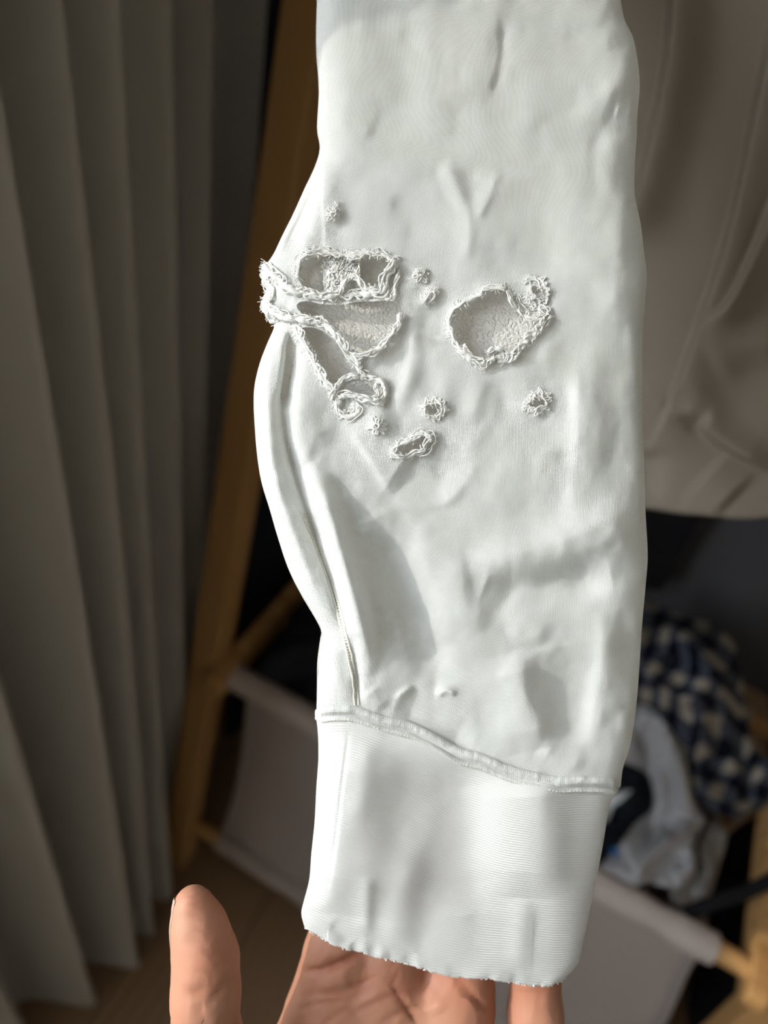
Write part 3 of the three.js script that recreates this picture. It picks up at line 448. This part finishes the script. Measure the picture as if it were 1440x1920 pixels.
{
  const NX = 240, NY = 170, pos = [], uvs = [], idx = [], lip = 4, inner = 12, r = rng(4), jag = Array.from({ length: NX }, (_, i) => 2.6 * noise2(i * .22, 3, 5) + 1.3 * (r() - .5));
  for (let j = 0; j < NY + lip + inner; j++) for (let i = 0; i < NX; i++) {
    const s = i / (NX - 1) - .03 * Math.sin(2 * Math.PI * i / (NX - 1)); let t = Math.min(1, j / (NY - 1)), off = 0, dy = 0;
    if (j >= NY && j < NY + lip) { const a = (j - NY + 1) / lip * Math.PI; off = -.8 * (1 - Math.cos(a)); dy = 3.2 * Math.sin(a); } else if (j >= NY + lip) { t = 1 - (j - NY - lip + 1) / inner * .25; off = -1.6; }
    const [x, y] = cuffGrid(s, t), q = sl(x, y + dy + jag[i] * sstep(.97, 1, t), cuffZ(x, y, s, t) + off * clamp(Math.min(s, 1 - s) * 20, .05, 1) + (t > .93 ? .5 * sstep(.93, 1, t) * noise2(x * .06, 1, 8) : 0));
    pos.push(q.x, q.y, q.z); uvs.push(s * 540 * MPP, -t * 400 * MPP + 0.00025 * noise2(x * .02, y * .01, 4));
    if (i && j) { const k = j * NX + i; idx.push(k, k - NX, k - 1, k - NX, k - NX - 1, k - 1); }
  }
  const cuff = mesh('cuff_front', bufferGeo(pos, uvs, idx.reverse()), rib, sleeve); cuff.userData.label = 'ribbed cuff with a raw cut lower edge';
  const gb = clipGrid(60, 40, (i, j) => cuffGrid(i / 59, j / 39 * .95), null, sl, (x, y) => { const c = (x - cuffL(y)) / (cuffR(y) - cuffL(y)); const t = clamp((y - lerp(1338, 1472, c)) / lerp(400, 362, c), 0, 1); return cuffTilt(c, t) - 4.2 * cuffRound(clamp(c, 0, 1)); }, (x, y) => [x * MPP, y * MPP]);
  mesh('cuff_back', gb, rib, sleeve);
  // raw edge fuzz
  const fz = [], rr = rng(77);
  for (let k = 0; k < 170; k++) { const s = .01 + .98 * rr(), [x, y] = cuffGrid(s, 1), z0 = cuffZ(x, y, s, 1) - .8, L = 2 + rr() * 5, a = 1.57 + (rr() - .5) * 2.6; fz.push(tube([sl(x, y - 3, z0), sl(x + Math.cos(a) * L * .5 + (rr() - .5) * 3, y + Math.sin(a) * L * .6, z0 + rr() * .6), sl(x + Math.cos(a) * L, y + Math.sin(a) * L * .8, z0 + (rr() - .3))], .00012 + rr() * .00012, 5, 4)); }
  const ff = mesh('frayed_edge', strip(fz), yarn, sleeve); ff.userData.kind = 'stuff';
}
// cuff seam: a rolled welt, a groove and a row of stitches
{
  const NX = 220, prof = [[-17, -1.5], [-15, .6], [-10, 1.9], [-4, 2.3], [1, 1.9], [5, .5], [7, .1], [9, .9], [13, 1.2], [17, .9], [19, -.6]], pos = [], uvs = [], idx = [];
  const P = (s, dy, h) => { const [x, y] = seamLine(clamp(s, 0, 1)), wob = 1.2 * noise2(s * 40, dy * .05, 6), r = cuffRound(clamp(s, .004, .996)), z = (dy < 5 ? frontZ(clamp(x, leftEdge(y) + 1, rightEdge(y) - 1), y - 12) : cuffZ(x, y + 14, s, .03)); const zz = lerp(z, (5.5 * r), .35); return sl(x + (s < .02 ? -1.5 : s > .985 ? -5 * (s - .985) / .015 : 0), y + dy * (.45 + .55 * clamp(Math.min(s, 1 - s) * 45, 0, 1)) + wob * .6, zz * clamp(Math.min(s, 1 - s) * 60, 0, 1) + h * .7 * clamp(.15 + Math.min(s, 1 - s) * 50, 0, 1) + (h > 1 ? .22 * noise2(s * 95, dy * .1, 3) : 0)); };
  for (let j = 0; j < prof.length; j++) for (let i = 0; i < NX; i++) { const s = i / (NX - 1), q = P(s, prof[j][0], prof[j][1]); pos.push(q.x, q.y, q.z); uvs.push(s * 580 * MPP, j * 4 * MPP); if (i && j) { const k = j * NX + i; idx.push(k, k - NX, k - 1, k - NX, k - NX - 1, k - 1); } }
  const m = mesh('cuff_seam', bufferGeo(pos, uvs, idx.reverse()), knit, sleeve);
  const st = [], r = rng(6);
  for (let k = 0; k < 92; k++) { const s = (k + .5) / 92; st.push(tube([P(s - .0046, 14, 1.0), P(s - .001, 14.5, 1.2), P(s + .001, 14.6, 1.2), P(s + .0046, 14, .9)], .00017, 6, 6)); }
  mesh('stitching', strip(st), seamYarn, m);
}
// side seam up the left fold
{
  const line = along([[566, 960], [592, 1020], [616, 1085], [636, 1150], [652, 1215], [664, 1275], [668, 1322]]), st = [], r = rng(12);
  const z = (x, y) => frontZ(x, y);
  for (let k = 0; k < 66; k++) { const t = k / 66, [x, y] = line(t), w = 5 + 2 * r(); st.push(tube([sl(x - w, y - 2 - 3 * r(), z(x - w, y - 2) - .1), sl(x + 2 * (r() - .5), y + r() * 2, z(x, y) + .08), sl(x + w, y + 3 * r(), z(x + w, y + 3) - .1)], .00028, 6, 5)); }
  for (const o of [-3, 4]) { const pts = []; for (let k = 0; k <= 40; k++) { const [x, y] = line(k / 40); pts.push(sl(x + o + (r() - .5) * 1.5, y, z(x + o, y) + .2)); } st.push(tube(pts, .0003, 80, 5)); }
  mesh('side_seam', strip(st), seamYarn, sleeve);
}
// the torn rims: rolled knit edges, loose wandering strands and small yarn loops
const lengthOf = (p) => { let L = 0; for (let i = 1; i < p.length; i++) L += Math.hypot(p[i][0] - p[i - 1][0], p[i][1] - p[i - 1][1]); return L; };
function roll(path, rpx, seed, { closed = false, lift = .5, bump = .55 } = {}) {
  const p = smooth(path, 5, closed); if (closed) p.push(p[0]); const L = lengthOf(p), f = along(p), n = Math.max(10, Math.round(L / 9)), pts = [];
  for (let k = 0; k <= n; k++) { const [x, y] = f(k / n), X = x + 2.2 * noise2(k * .9, 1, seed), Y = y + 2.2 * noise2(k * .9, 5, seed); pts.push(sl(X, Y, frontZ(X, Y) + lift + .35 * noise2(k * .7, 9, seed))); }
  const seg = Math.round(L / 2), g = new THREE.TubeGeometry(new THREE.CatmullRomCurve3(pts), seg, rpx * MPP, 12, false), P = g.attributes.position, N = g.attributes.normal, U = g.attributes.uv;
  for (let i = 0; i < P.count; i++) { const u = U.getX(i) * L, v = U.getY(i), end = Math.min(1, Math.min(U.getX(i), 1 - U.getX(i)) * L / 8 + (closed ? 1 : .25)), d = rpx * MPP * ((end - 1) * .9 + bump * (.6 * noise2(u / 4.6, v * 6, seed + 2) + .6 * noise2(u / 11, v * 3, seed + 4))); P.setXYZ(i, P.getX(i) + N.getX(i) * d, P.getY(i) + N.getY(i) * d, P.getZ(i) + N.getZ(i) * d); U.setXY(i, U.getX(i) * L * MPP, v * 6.28 * rpx * MPP); }
  g.computeVertexNormals(); return g;
}
function fray(name, path, { strands = 3, amp = 3.5, loops = .06, loop = 8, r = .00022, seed = 1, closed = true, lift = .45, spread = 6, rolled = 0, hairs = .1 } = {}) {
  const R = rng(seed), p = smooth(path, 5, closed), gs = []; if (closed) p.push(p[0]);
  const L = lengthOf(p), f = along(p), zAt = (x, y) => frontZ(x, y); let cx = 0, cy = 0; for (const q of path) { cx += q[0] / path.length; cy += q[1] / path.length; }
  const nrm = (t) => { const a = f(clamp(t - .01, 0, 1)), b = f(clamp(t + .01, 0, 1)), l = Math.hypot(b[0] - a[0], b[1] - a[1]) || 1, q = f(t); let nx = (b[1] - a[1]) / l, ny = -(b[0] - a[0]) / l; if (closed && (nx * (q[0] - cx) + ny * (q[1] - cy)) < 0) { nx = -nx; ny = -ny; } return [nx, ny]; };
  if (rolled) gs.push(roll(path, rolled, seed + 50, { closed, lift: lift * .8 }));
  for (let s = 0; s < strands; s++) {
    const n = Math.max(8, Math.round(L / 6)), pts = [], ph = R() * 9, o = strands > 1 ? (s / (strands - 1) - .3) * spread : 0;
    for (let k = 0; k <= n; k++) { const t = k / n, [x, y] = f(t), [nx, ny] = nrm(t), w = o + 1.5 * amp * noise2(t * L / 13 + ph, s, seed), X = x + nx * w + 1.2 * (R() - .5), Y = y + ny * w + 1.2 * (R() - .5); pts.push(sl(X, Y, zAt(X, Y) + lift * (.3 + .9 * R()) + (rolled ? rolled * MPP * 700 : 0))); }
    gs.push(tube(pts, r * (.8 + .5 * R()), n * 3, 5));
  }
  // hairpin loops of yarn that stand round the rim like the ends of unravelled stitches
  const nl = Math.round(L * loops);
  for (let k = 0; k < nl; k++) {
    const t = clamp((k + .5 + .5 * (R() - .5)) / nl, 0, 1), [x, y] = f(t), [nx, ny] = nrm(t), tx = -ny, ty = nx, l = loop * (.4 + .9 * R()), w = 1.5 + R() * 1.8, sk = (R() - .5) * 9, pts = [];
    for (const [a, b, h] of [[-2, -w * .7, 0], [l * .45, -w, .5], [l * .95, -w * .6, .8], [l * 1.1, 0, .9], [l * .95, w * .6, .8], [l * .45, w, .5], [-2, w * .7, 0]]) { const X = x + nx * a + tx * (b + sk * a / l), Y = y + ny * a + ty * (b + sk * a / l); pts.push(sl(X, Y, zAt(X, Y) + .1 + h * lift)); }
    gs.push(tube(pts, r * (.9 + .5 * R()), 16, 6));
  }
  const nh = Math.round(L * hairs * 1.7);
  for (let k = 0; k < nh; k++) {
    const t = R(), [x, y] = f(t), [nx, ny] = nrm(t), dir = R() < .7 ? 1 : -1, pts = []; let X = x, Y = y, a = Math.atan2(ny * dir, nx * dir) + (R() - .5) * 1.6; const l = 5 + R() * 9, bend = (R() - .5) * 4;
    for (let q = 0; q < 6; q++) { pts.push(sl(X, Y, zAt(X, Y) + lift * .4 + .5 * Math.sin(q / 5 * Math.PI) * R())); X += Math.cos(a) * l / 5; Y += Math.sin(a) * l / 5; a += bend / 5; }
    gs.push(tube(pts, r * (.35 + .35 * R()), 9, 4));
  }
  const m = mesh(name, strip(gs), yarn, sleeve); m.userData.kind = 'stuff'; return m;
}
{
  const e = 'frayed_edge';
  fray(e, [[558, 520], [561, 494], [572, 478], [592, 472], [618, 474], [645, 479], [672, 479], [695, 474], [715, 477], [735, 487], [748, 492]], { seed: 11, strands: 4, amp: 4, loops: .10, hairs: .5, spread: 9, closed: false, rolled: 3 });
  fray(e, [[496, 500], [512, 516], [536, 538], [566, 550], [605, 557], [640, 556], [672, 553], [704, 550], [720, 545], [724, 528], [730, 512], [745, 498]], { seed: 12, strands: 6, amp: 5, loops: .07, hairs: .35, closed: false, spread: 12, lift: .8, rolled: 5.5 });
  fray(e, [[640, 552], [646, 532], [660, 520], [674, 524], [684, 540], [704, 544]], { seed: 32, strands: 4, amp: 4, loops: .05, hairs: .2, closed: false, spread: 9, lift: .9, rolled: 5 });
  fray(e, [[722, 560], [738, 556], [742, 530], [750, 506]], { seed: 33, strands: 3, amp: 4, loops: 0, hairs: .1, closed: false, spread: 10, lift: .5, rolled: 4 });
  fray(e, [[496, 568], [512, 584], [540, 596], [570, 598], [596, 604], [620, 616], [640, 640], [652, 660], [668, 682], [682, 704]], { seed: 13, strands: 6, amp: 4, loops: .05, hairs: .3, closed: false, spread: 10, lift: .8, rolled: 6 });
  fray(e, [[660, 668], [676, 668], [694, 664], [714, 654], [733, 634], [746, 612], [753, 588]], { seed: 14, strands: 5, amp: 3, loops: .08, loop: 6, hairs: .15, closed: false, spread: 8, lift: .8, rolled: 5.5 });
  fray(e, [[500, 492], [495, 512], [499, 530], [504, 548], [495, 568], [500, 588], [516, 604]], { seed: 15, strands: 5, amp: 5, loops: .2, hairs: .8, closed: false, spread: 9, lift: .5, rolled: 4 });
  fray(e, [[552, 612], [570, 648], [590, 682], [606, 712], [624, 734], [640, 756]], { seed: 16, strands: 4, amp: 5, loops: .15, hairs: 1.0, closed: false, spread: 10, rolled: 4 });
  fray(e, [[622, 748], [632, 728], [644, 714], [664, 706], [690, 708], [712, 713], [722, 726], [720, 744], [712, 756]], { seed: 17, strands: 4, amp: 2.5, loops: 0, hairs: .08, spread: 7, closed: false, lift: .8, rolled: 5 });
  fray(e, [[634, 744], [652, 742], [676, 748], [700, 752], [716, 752]], { seed: 34, strands: 4, amp: 3, loops: .1, loop: 6, hairs: .1, spread: 8, closed: false, lift: .8, rolled: 5.5 });
  fray(e, [[630, 752], [634, 770], [650, 782], [668, 778], [674, 764], [660, 756]], { seed: 18, strands: 4, amp: 4, loops: .16, loop: 8, hairs: .3, spread: 9, lift: .6, closed: false, rolled: 4 });
  fray(e, [[866, 658], [852, 636], [841, 607], [846, 590], [857, 576], [879, 562], [898, 554], [909, 544], [929, 540], [946, 543]], { seed: 19, strands: 3, amp: 2.5, loops: .07, loop: 6, hairs: .25, closed: false, spread: 5, rolled: 2.4, lift: .35 });
  fray(e, [[862, 652], [876, 668], [890, 676], [908, 684], [922, 674], [936, 668], [952, 674], [968, 666], [980, 650], [994, 634], [1012, 622], [1026, 606], [1034, 592]], { seed: 20, strands: 5, amp: 6, loops: .08, loop: 8, hairs: .3, closed: false, spread: 9, lift: .9, rolled: 4.6 });
  fray(e, [[914, 664], [926, 656], [940, 656], [944, 668], [932, 676]], { seed: 35, strands: 4, amp: 5, loops: .05, hairs: .2, closed: false, spread: 10, lift: 1.0, rolled: 4 });
  fray(e, [[984, 534], [996, 525], [1012, 530], [1022, 548], [1018, 566]], { seed: 21, strands: 3, amp: 3, loops: .16, loop: 11, hairs: .2, closed: false, spread: 6, lift: .6 });
  fray(e, [[952, 545], [964, 570], [980, 590], [1002, 597], [1020, 594], [1030, 580], [1012, 576], [1020, 590]], { seed: 22, strands: 4, amp: 4, loops: .03, hairs: .15, closed: false, spread: 6, lift: .7, rolled: 2.2 });
  fray(e, [[968, 556], [990, 572], [1008, 578], [996, 558], [1014, 566]], { seed: 36, strands: 4, amp: 5, loops: .05, hairs: .1, closed: false, spread: 9, lift: .5 });
  fray(e, holeList.f, { seed: 23, strands: 2, amp: 3, loops: .13, loop: 9, hairs: .15, spread: 5 });
  fray(e, holeList.g, { seed: 24, strands: 4, amp: 3.5, loops: .09, loop: 7, hairs: .3, spread: 9, rolled: 2.8 });
  fray(e, holeList.h, { seed: 25, strands: 2, amp: 3, loops: .15, loop: 8, hairs: .15, spread: 5 });
  fray(e, holeList.i, { seed: 26, strands: 2, amp: 3, loops: .12, loop: 8, hairs: .1, spread: 5 });
  fray(e, holeList.k, { seed: 27, strands: 1, amp: 2, loops: .28, loop: 10, hairs: .2, spread: 4 });
  fray(e, holeList.l, { seed: 28, strands: 1, amp: 2, loops: .26, loop: 10, hairs: .2, spread: 4 });
  fray(e, holeList.n, { seed: 29, strands: 2, amp: 3, loops: .24, loop: 9, hairs: .2, spread: 6 });
  fray('loose_thread', [[628, 378], [634, 384], [631, 392], [626, 396]], { seed: 30, strands: 2, amp: 2, loops: 0, hairs: .1, closed: false, spread: 4 });
  fray('loose_thread', [[704, 716], [700, 728], [708, 738], [700, 744]], { seed: 31, strands: 2, amp: 2, loops: 0, hairs: 0, closed: false, spread: 2 });
  // the fleecy inner fold that shows through the upper tear
  const fleece = cutSheet({ outline: [[606, 474], [640, 476], [672, 480], [676, 515], [664, 548], [606, 552]], cell: 2.5, place: sl, z: (x, y) => 6.8 + 1.6 * sstep(606, 630, x) + .8 * fbm(x * .12, y * .12, 21, 2), uv: (x, y) => [x * MPP, y * MPP] });
  mesh('fleece_fold', fleece, terry, sleeve);
  const gs = [], R = rng(91);
  for (let k = 0; k < 420; k++) { const x = 608 + R() * 58, y = 478 + R() * 70, z = 6.8 + 1.6 * sstep(606, 630, x), a = R() * 6.28, l = 3 + R() * 4; gs.push(tube([sl(x, y, z), sl(x + Math.cos(a) * l * .5, y + Math.sin(a) * l * .5, z + .3 + R() * .4), sl(x + Math.cos(a) * l, y + Math.sin(a) * l, z)], .00022, 5, 4)); }
  const fl = mesh('fleece_loops', strip(gs), yarn, sleeve); fl.userData.kind = 'stuff';
}

// ------------------------------------------------------------ the hand
{
  const HX = 620, HY = 1900, hand = thing('hand', 'left hand seen palm up with raised thumb, holding the sleeve cuff from below', 'hand', at(HX, HY, SD), camera.quaternion), hl = local(HX, HY);
  // [x px, y px, depth m, radius mm]
  const J = (x, y, d0, r, d = d0 + (d0 > .2365 ? .0065 : d0 > .225 ? .006 : .0045)) => ({ p: hl(x, y, (SD - d) * 1000), r: r * .001 });
  const chain = (k, ...js) => ({ k, js });
  const parts = [
    chain(.004, J(362, 1699, .2135, 5.8), J(374, 1742, .2135, 7.5), J(386, 1800, .213, 8.9), J(386, 1862, .2135, 9.3), J(386, 1960, .216, 10.4), J(400, 2080, .223, 12.5), J(470, 2240, .236, 16)),       // thumb
    chain(.003, J(618, 1880, .2395, 10.0), J(636, 1760, .240, 9.2), J(662, 1600, .243, 8.6), J(684, 1480, .247, 7.6)),      // index
    chain(.003, J(722, 1870, .2405, 10.2), J(742, 1740, .241, 9.3), J(772, 1560, .244, 8.7), J(790, 1430, .248, 7.6)),      // middle
    chain(.003, J(856, 1890, .2405, 10.6), J(872, 1780, .2405, 9.2), J(888, 1620, .2435, 8.4), J(900, 1490, .247, 7.4)),    // ring
    chain(.003, J(1004, 2010, .239, 9.8), J(1004, 1900, .2385, 8.6), J(1003, 1800, .2385, 8.3), J(1000, 1690, .2415, 7.7), J(998, 1600, .244, 6.8)),    // little
    chain(.010, J(626, 1800, .2400, 9.6), J(618, 1885, .2395, 10.4), J(628, 2010, .240, 12.5), J(660, 2260, .247, 16)),
    chain(.010, J(732, 1790, .2408, 9.8), J(722, 1885, .2405, 10.6), J(735, 2040, .243, 12.5), J(720, 2300, .249, 16)),
    chain(.010, J(866, 1815, .2405, 9.4), J(845, 1905, .2405, 11), J(840, 2060, .243, 12.5), J(780, 2300, .249, 16)),
    chain(.010, J(985, 2030, .2395, 10.5), J(950, 2140, .242, 13), J(840, 2330, .249, 17)),
    chain(.010, J(585, 1930, .2395, 8.5), J(520, 2040, .236, 10), J(450, 2150, .232, 13)),
    chain(.012, J(470, 2220, .238, 15), J(600, 2330, .245, 18), J(750, 2420, .251, 19), J(760, 2560, .258, 19), J(765, 2780, .276, 22), J(775, 3080, .302, 26)),
  ];
  const seg = (p, a, b) => { const dx = b.p.x - a.p.x, dy = b.p.y - a.p.y, dz = b.p.z - a.p.z, wx = p.x - a.p.x, wy = p.y - a.p.y, wz = p.z - a.p.z, t = clamp((wx * dx + wy * dy + wz * dz) / (dx * dx + dy * dy + dz * dz), 0, 1); return Math.hypot(wx - dx * t, wy - dy * t, wz - dz * t) - lerp(a.r, b.r, t); };
  const smin = (a, b, k) => { const h = clamp(.5 + .5 * (b - a) / k, 0, 1); return lerp(b, a, h) - k * h * (1 - h); };
  const chainD = (c, p) => { let d = 1; for (let i = 1; i < c.js.length; i++) d = smin(d, seg(p, c.js[i - 1], c.js[i]), c.k); return d; };
  const sdf = (p) => { let palm = 1; for (let i = 5; i < parts.length; i++) palm = smin(palm, chainD(parts[i], p), .011); let d = palm; for (let i = 0; i < 5; i++) { const f = chainD(parts[i], p), prev = d; d = Math.min(prev, smin(palm, f, i ? .006 : .012)); } return d; };
  // surface nets
  const cell = .00125, lo = V3(1, 1, 1), hi = V3(-1, -1, -1);
  for (const c of parts) for (const j of c.js) { lo.min(j.p.clone().subScalar(j.r + .006)); hi.max(j.p.clone().addScalar(j.r + .006)); }
  const nx = Math.ceil((hi.x - lo.x) / cell), ny = Math.ceil((hi.y - lo.y) / cell), nz = Math.ceil((hi.z - lo.z) / cell), A = new Float32Array(nx * ny * nz), B = 6, p = V3();
  for (let k = 0; k < nz; k += B) for (let j = 0; j < ny; j += B) for (let i = 0; i < nx; i += B) {
    p.set(lo.x + (i + B / 2) * cell, lo.y + (j + B / 2) * cell, lo.z + (k + B / 2) * cell); const d0 = sdf(p), skip = Math.abs(d0) > B * cell * 1.1;
    for (let c = k; c < Math.min(nz, k + B); c++) for (let b = j; b < Math.min(ny, j + B); b++) for (let a = i; a < Math.min(nx, i + B); a++) A[(c * ny + b) * nx + a] = skip ? d0 : sdf(p.set(lo.x + a * cell, lo.y + b * cell, lo.z + c * cell));
  }
  const vid = new Int32Array(nx * ny * nz).fill(-1), pts = [], idx = [], at3 = (i, j, k) => (k * ny + j) * nx + i;
  for (let k = 0; k < nz - 1; k++) for (let j = 0; j < ny - 1; j++) for (let i = 0; i < nx - 1; i++) {
    let m = 0, n = 0, sx = 0, sy = 0, sz = 0; const v = [];
    for (let c = 0; c < 8; c++) { v[c] = A[at3(i + (c & 1), j + (c >> 1 & 1), k + (c >> 2))]; if (v[c] < 0) m |= 1 << c; }
    if (m === 0 || m === 255) continue;
    for (let c = 0; c < 8; c++) for (let b = 1; b < 8; b <<= 1) if (!(c & b)) { const d = c | b; if ((v[c] < 0) !== (v[d] < 0)) { const t = v[c] / (v[c] - v[d]); sx += (c & 1) + (b === 1 ? t : 0); sy += (c >> 1 & 1) + (b === 2 ? t : 0); sz += (c >> 2) + (b === 4 ? t : 0); n++; } }
    vid[at3(i, j, k)] = pts.length; pts.push(V3(lo.x + (i + sx / n) * cell, lo.y + (j + sy / n) * cell, lo.z + (k + sz / n) * cell));
  }
  const quad = (a, b, c, d, flip) => { if (Math.min(a, b, c, d) < 0) return; flip ? idx.push(a, c, b, a, d, c) : idx.push(a, b, c, a, c, d); };
  for (let k = 1; k < nz - 1; k++) for (let j = 1; j < ny - 1; j++) for (let i = 1; i < nx - 1; i++) {
    const s = A[at3(i, j, k)] < 0;
    if (s !== A[at3(i + 1, j, k)] < 0) quad(vid[at3(i, j - 1, k - 1)], vid[at3(i, j, k - 1)], vid[at3(i, j, k)], vid[at3(i, j - 1, k)], !s);
    if (s !== A[at3(i, j + 1, k)] < 0) quad(vid[at3(i - 1, j, k - 1)], vid[at3(i - 1, j, k)], vid[at3(i, j, k)], vid[at3(i, j, k - 1)], !s);
    if (s !== A[at3(i, j, k + 1)] < 0) quad(vid[at3(i - 1, j - 1, k)], vid[at3(i, j - 1, k)], vid[at3(i, j, k)], vid[at3(i - 1, j, k)], !s);
  }
  const grad = (q) => { const e = .0006, g = V3(sdf(V3(q.x + e, q.y, q.z)) - sdf(V3(q.x - e, q.y, q.z)), sdf(V3(q.x, q.y + e, q.z)) - sdf(V3(q.x, q.y - e, q.z)), sdf(V3(q.x, q.y, q.z + e)) - sdf(V3(q.x, q.y, q.z - e))); return g.normalize(); };
  // creases and pads of the palm and the thumb
  const creases = reliefField([
    [[[556, 1826], [572, 1821], [606, 1820], [640, 1810], [680, 1786]], 5, 6, -1.3], [[[600, 1812], [650, 1800], [690, 1784]], 9, 9, -.8], [[[560, 1868], [600, 1862], [640, 1858], [684, 1842], [712, 1828]], 4, 5, -.55], [[[555, 1892], [620, 1878], [680, 1868]], 4, 4, -.35], [[[722, 1822], [742, 1858], [768, 1900], [790, 1930]], 4, 4, -.7], [[[734, 1800], [748, 1850]], 3, 3, -.4], [[[850, 1826], [880, 1864], [922, 1898]], 6, 6, -.9], [[[640, 1910], [700, 1880], [760, 1860], [810, 1845]], 5, 5, -.45], [[[700, 1925], [760, 1895], [830, 1880]], 4, 4, -.4], [[[600, 1925], [640, 1900], [672, 1880]], 4, 4, -.4],
    [[[596, 1850], [660, 1832]], 14, 14, .6], [[[660, 1890], [720, 1860]], 12, 12, .6], [[[800, 1850], [830, 1900]], 16, 16, .6],
    [[[346, 1858], [390, 1862], [446, 1852]], 4, 4, -.55], [[[352, 1866], [400, 1870], [440, 1866]], 3, 3, -.3], [[[370, 1876], [386, 1930]], 5, 5, -.3], [[[385, 1762], [395, 1820]], 30, 30, .5],
    [[[960, 1860], [1050, 1862]], 3, 3, -.3], [[[975, 1860], [975, 1920]], 3, 3, -.15], [[[1010, 1862], [1012, 1920]], 3, 3, -.15]]);
  const pos = [], nor = [], col = [], uvs = [];
  for (const q of pts) {
    const g = grad(q), d = SD - q.z, px = CX + F * (q.x + (HX - CX) / F * SD) / d, py = CY - F * (q.y - (HY - CY) / F * SD) / d, c = g.z > 0 ? creases(px, py) * g.z : 0;
    q.addScaledVector(g, c * .0014 + .00012 * fbm(q.x * 400, q.y * 400 + q.z * 300, 3, 2));
    pos.push(q.x, q.y, q.z); uvs.push(q.x + q.z * .6, q.y + q.z * .3);
    const m = clamp(.5 + .5 * fbm(q.x * 70, q.y * 70 + q.z * 50, 5, 3), 0, 1), red = .35 * Math.exp(-(((px - 400) / 50) ** 2 + ((py - 1800) / 60) ** 2)) + .25 * Math.exp(-(((py - 1840) / 60) ** 2)) * (px > 560 ? 1 : 0) + (c < 0 ? Math.min(.7, -c * .7) : 0), tip = .3 * Math.exp(-(((px - 370) / 50) ** 2 + ((py - 1690) / 40) ** 2));
    const r = clamp(.25 + .35 * m + red + tip, 0, 1);
    col.push(lerp(.41, .36, r), lerp(.225, .145, r), lerp(.145, .088, r));
  }
  const geo = bufferGeo(pos, uvs, idx); geo.setAttribute('color', new THREE.Float32BufferAttribute(col, 3));
  const skinBump = tex(512, 512, (u, v) => { const a = Math.abs(noise2(u * 60, v * 60, 2)), b = Math.abs(noise2(u * 110, v * 110, 7)); return .5 + .35 * Math.min(1, a * 2) + .15 * b; }, false, 1 / .022, 1 / .022);
  const skin = new THREE.MeshPhysicalMaterial({ vertexColors: true, roughness: .5, specularIntensity: .45, bumpMap: skinBump, bumpScale: .00004, sheen: .15, sheenRoughness: .5, sheenColor: new THREE.Color().setRGB(1, .6, .5) });
  mesh('skin', geo, skin, hand);
  // thumb nail, seen almost edge on at the left
  const np = [], nu = [], ni = [], NA = 15, NB = 21, ax = hl(371, 1728, (SD - .218) * 1000);
  for (let j = 0; j < NB; j++) for (let i = 0; i < NA; i++) {
    const a = lerp(Math.PI * .86, Math.PI * 1.36, i / (NA - 1)), v = j / (NB - 1) * 2 - 1, dir = V3(Math.cos(a), 0, Math.sin(a)), o = V3(ax.x, ax.y - v * .0072, ax.z); let t = .001;
    for (let k = 0; k < 40; k++) { const dd = sdf(V3(o.x + dir.x * t, o.y, o.z + dir.z * t)); t += -dd; if (Math.abs(dd) < 1e-5) break; }
    const u2 = i / (NA - 1) * 2 - 1, e = clamp(1 - Math.pow(Math.abs(u2), 5) - Math.pow(Math.abs(v), 7), -.4, 1); t += .00026 * e + (v < -.8 ? .0002 : 0);
    np.push(o.x + dir.x * t, o.y, o.z + dir.z * t); nu.push(i, j); if (i && j) { const k = j * NA + i; ni.push(k, k - 1, k - NA, k - NA, k - 1, k - NA - 1); }
  }
  mesh('nail', bufferGeo(np, nu, ni), new THREE.MeshPhysicalMaterial({ color: new THREE.Color().setRGB(.44, .29, .24), roughness: .35, clearcoat: .3, side: THREE.DoubleSide }), hand);
}

renderer.render(scene, camera);
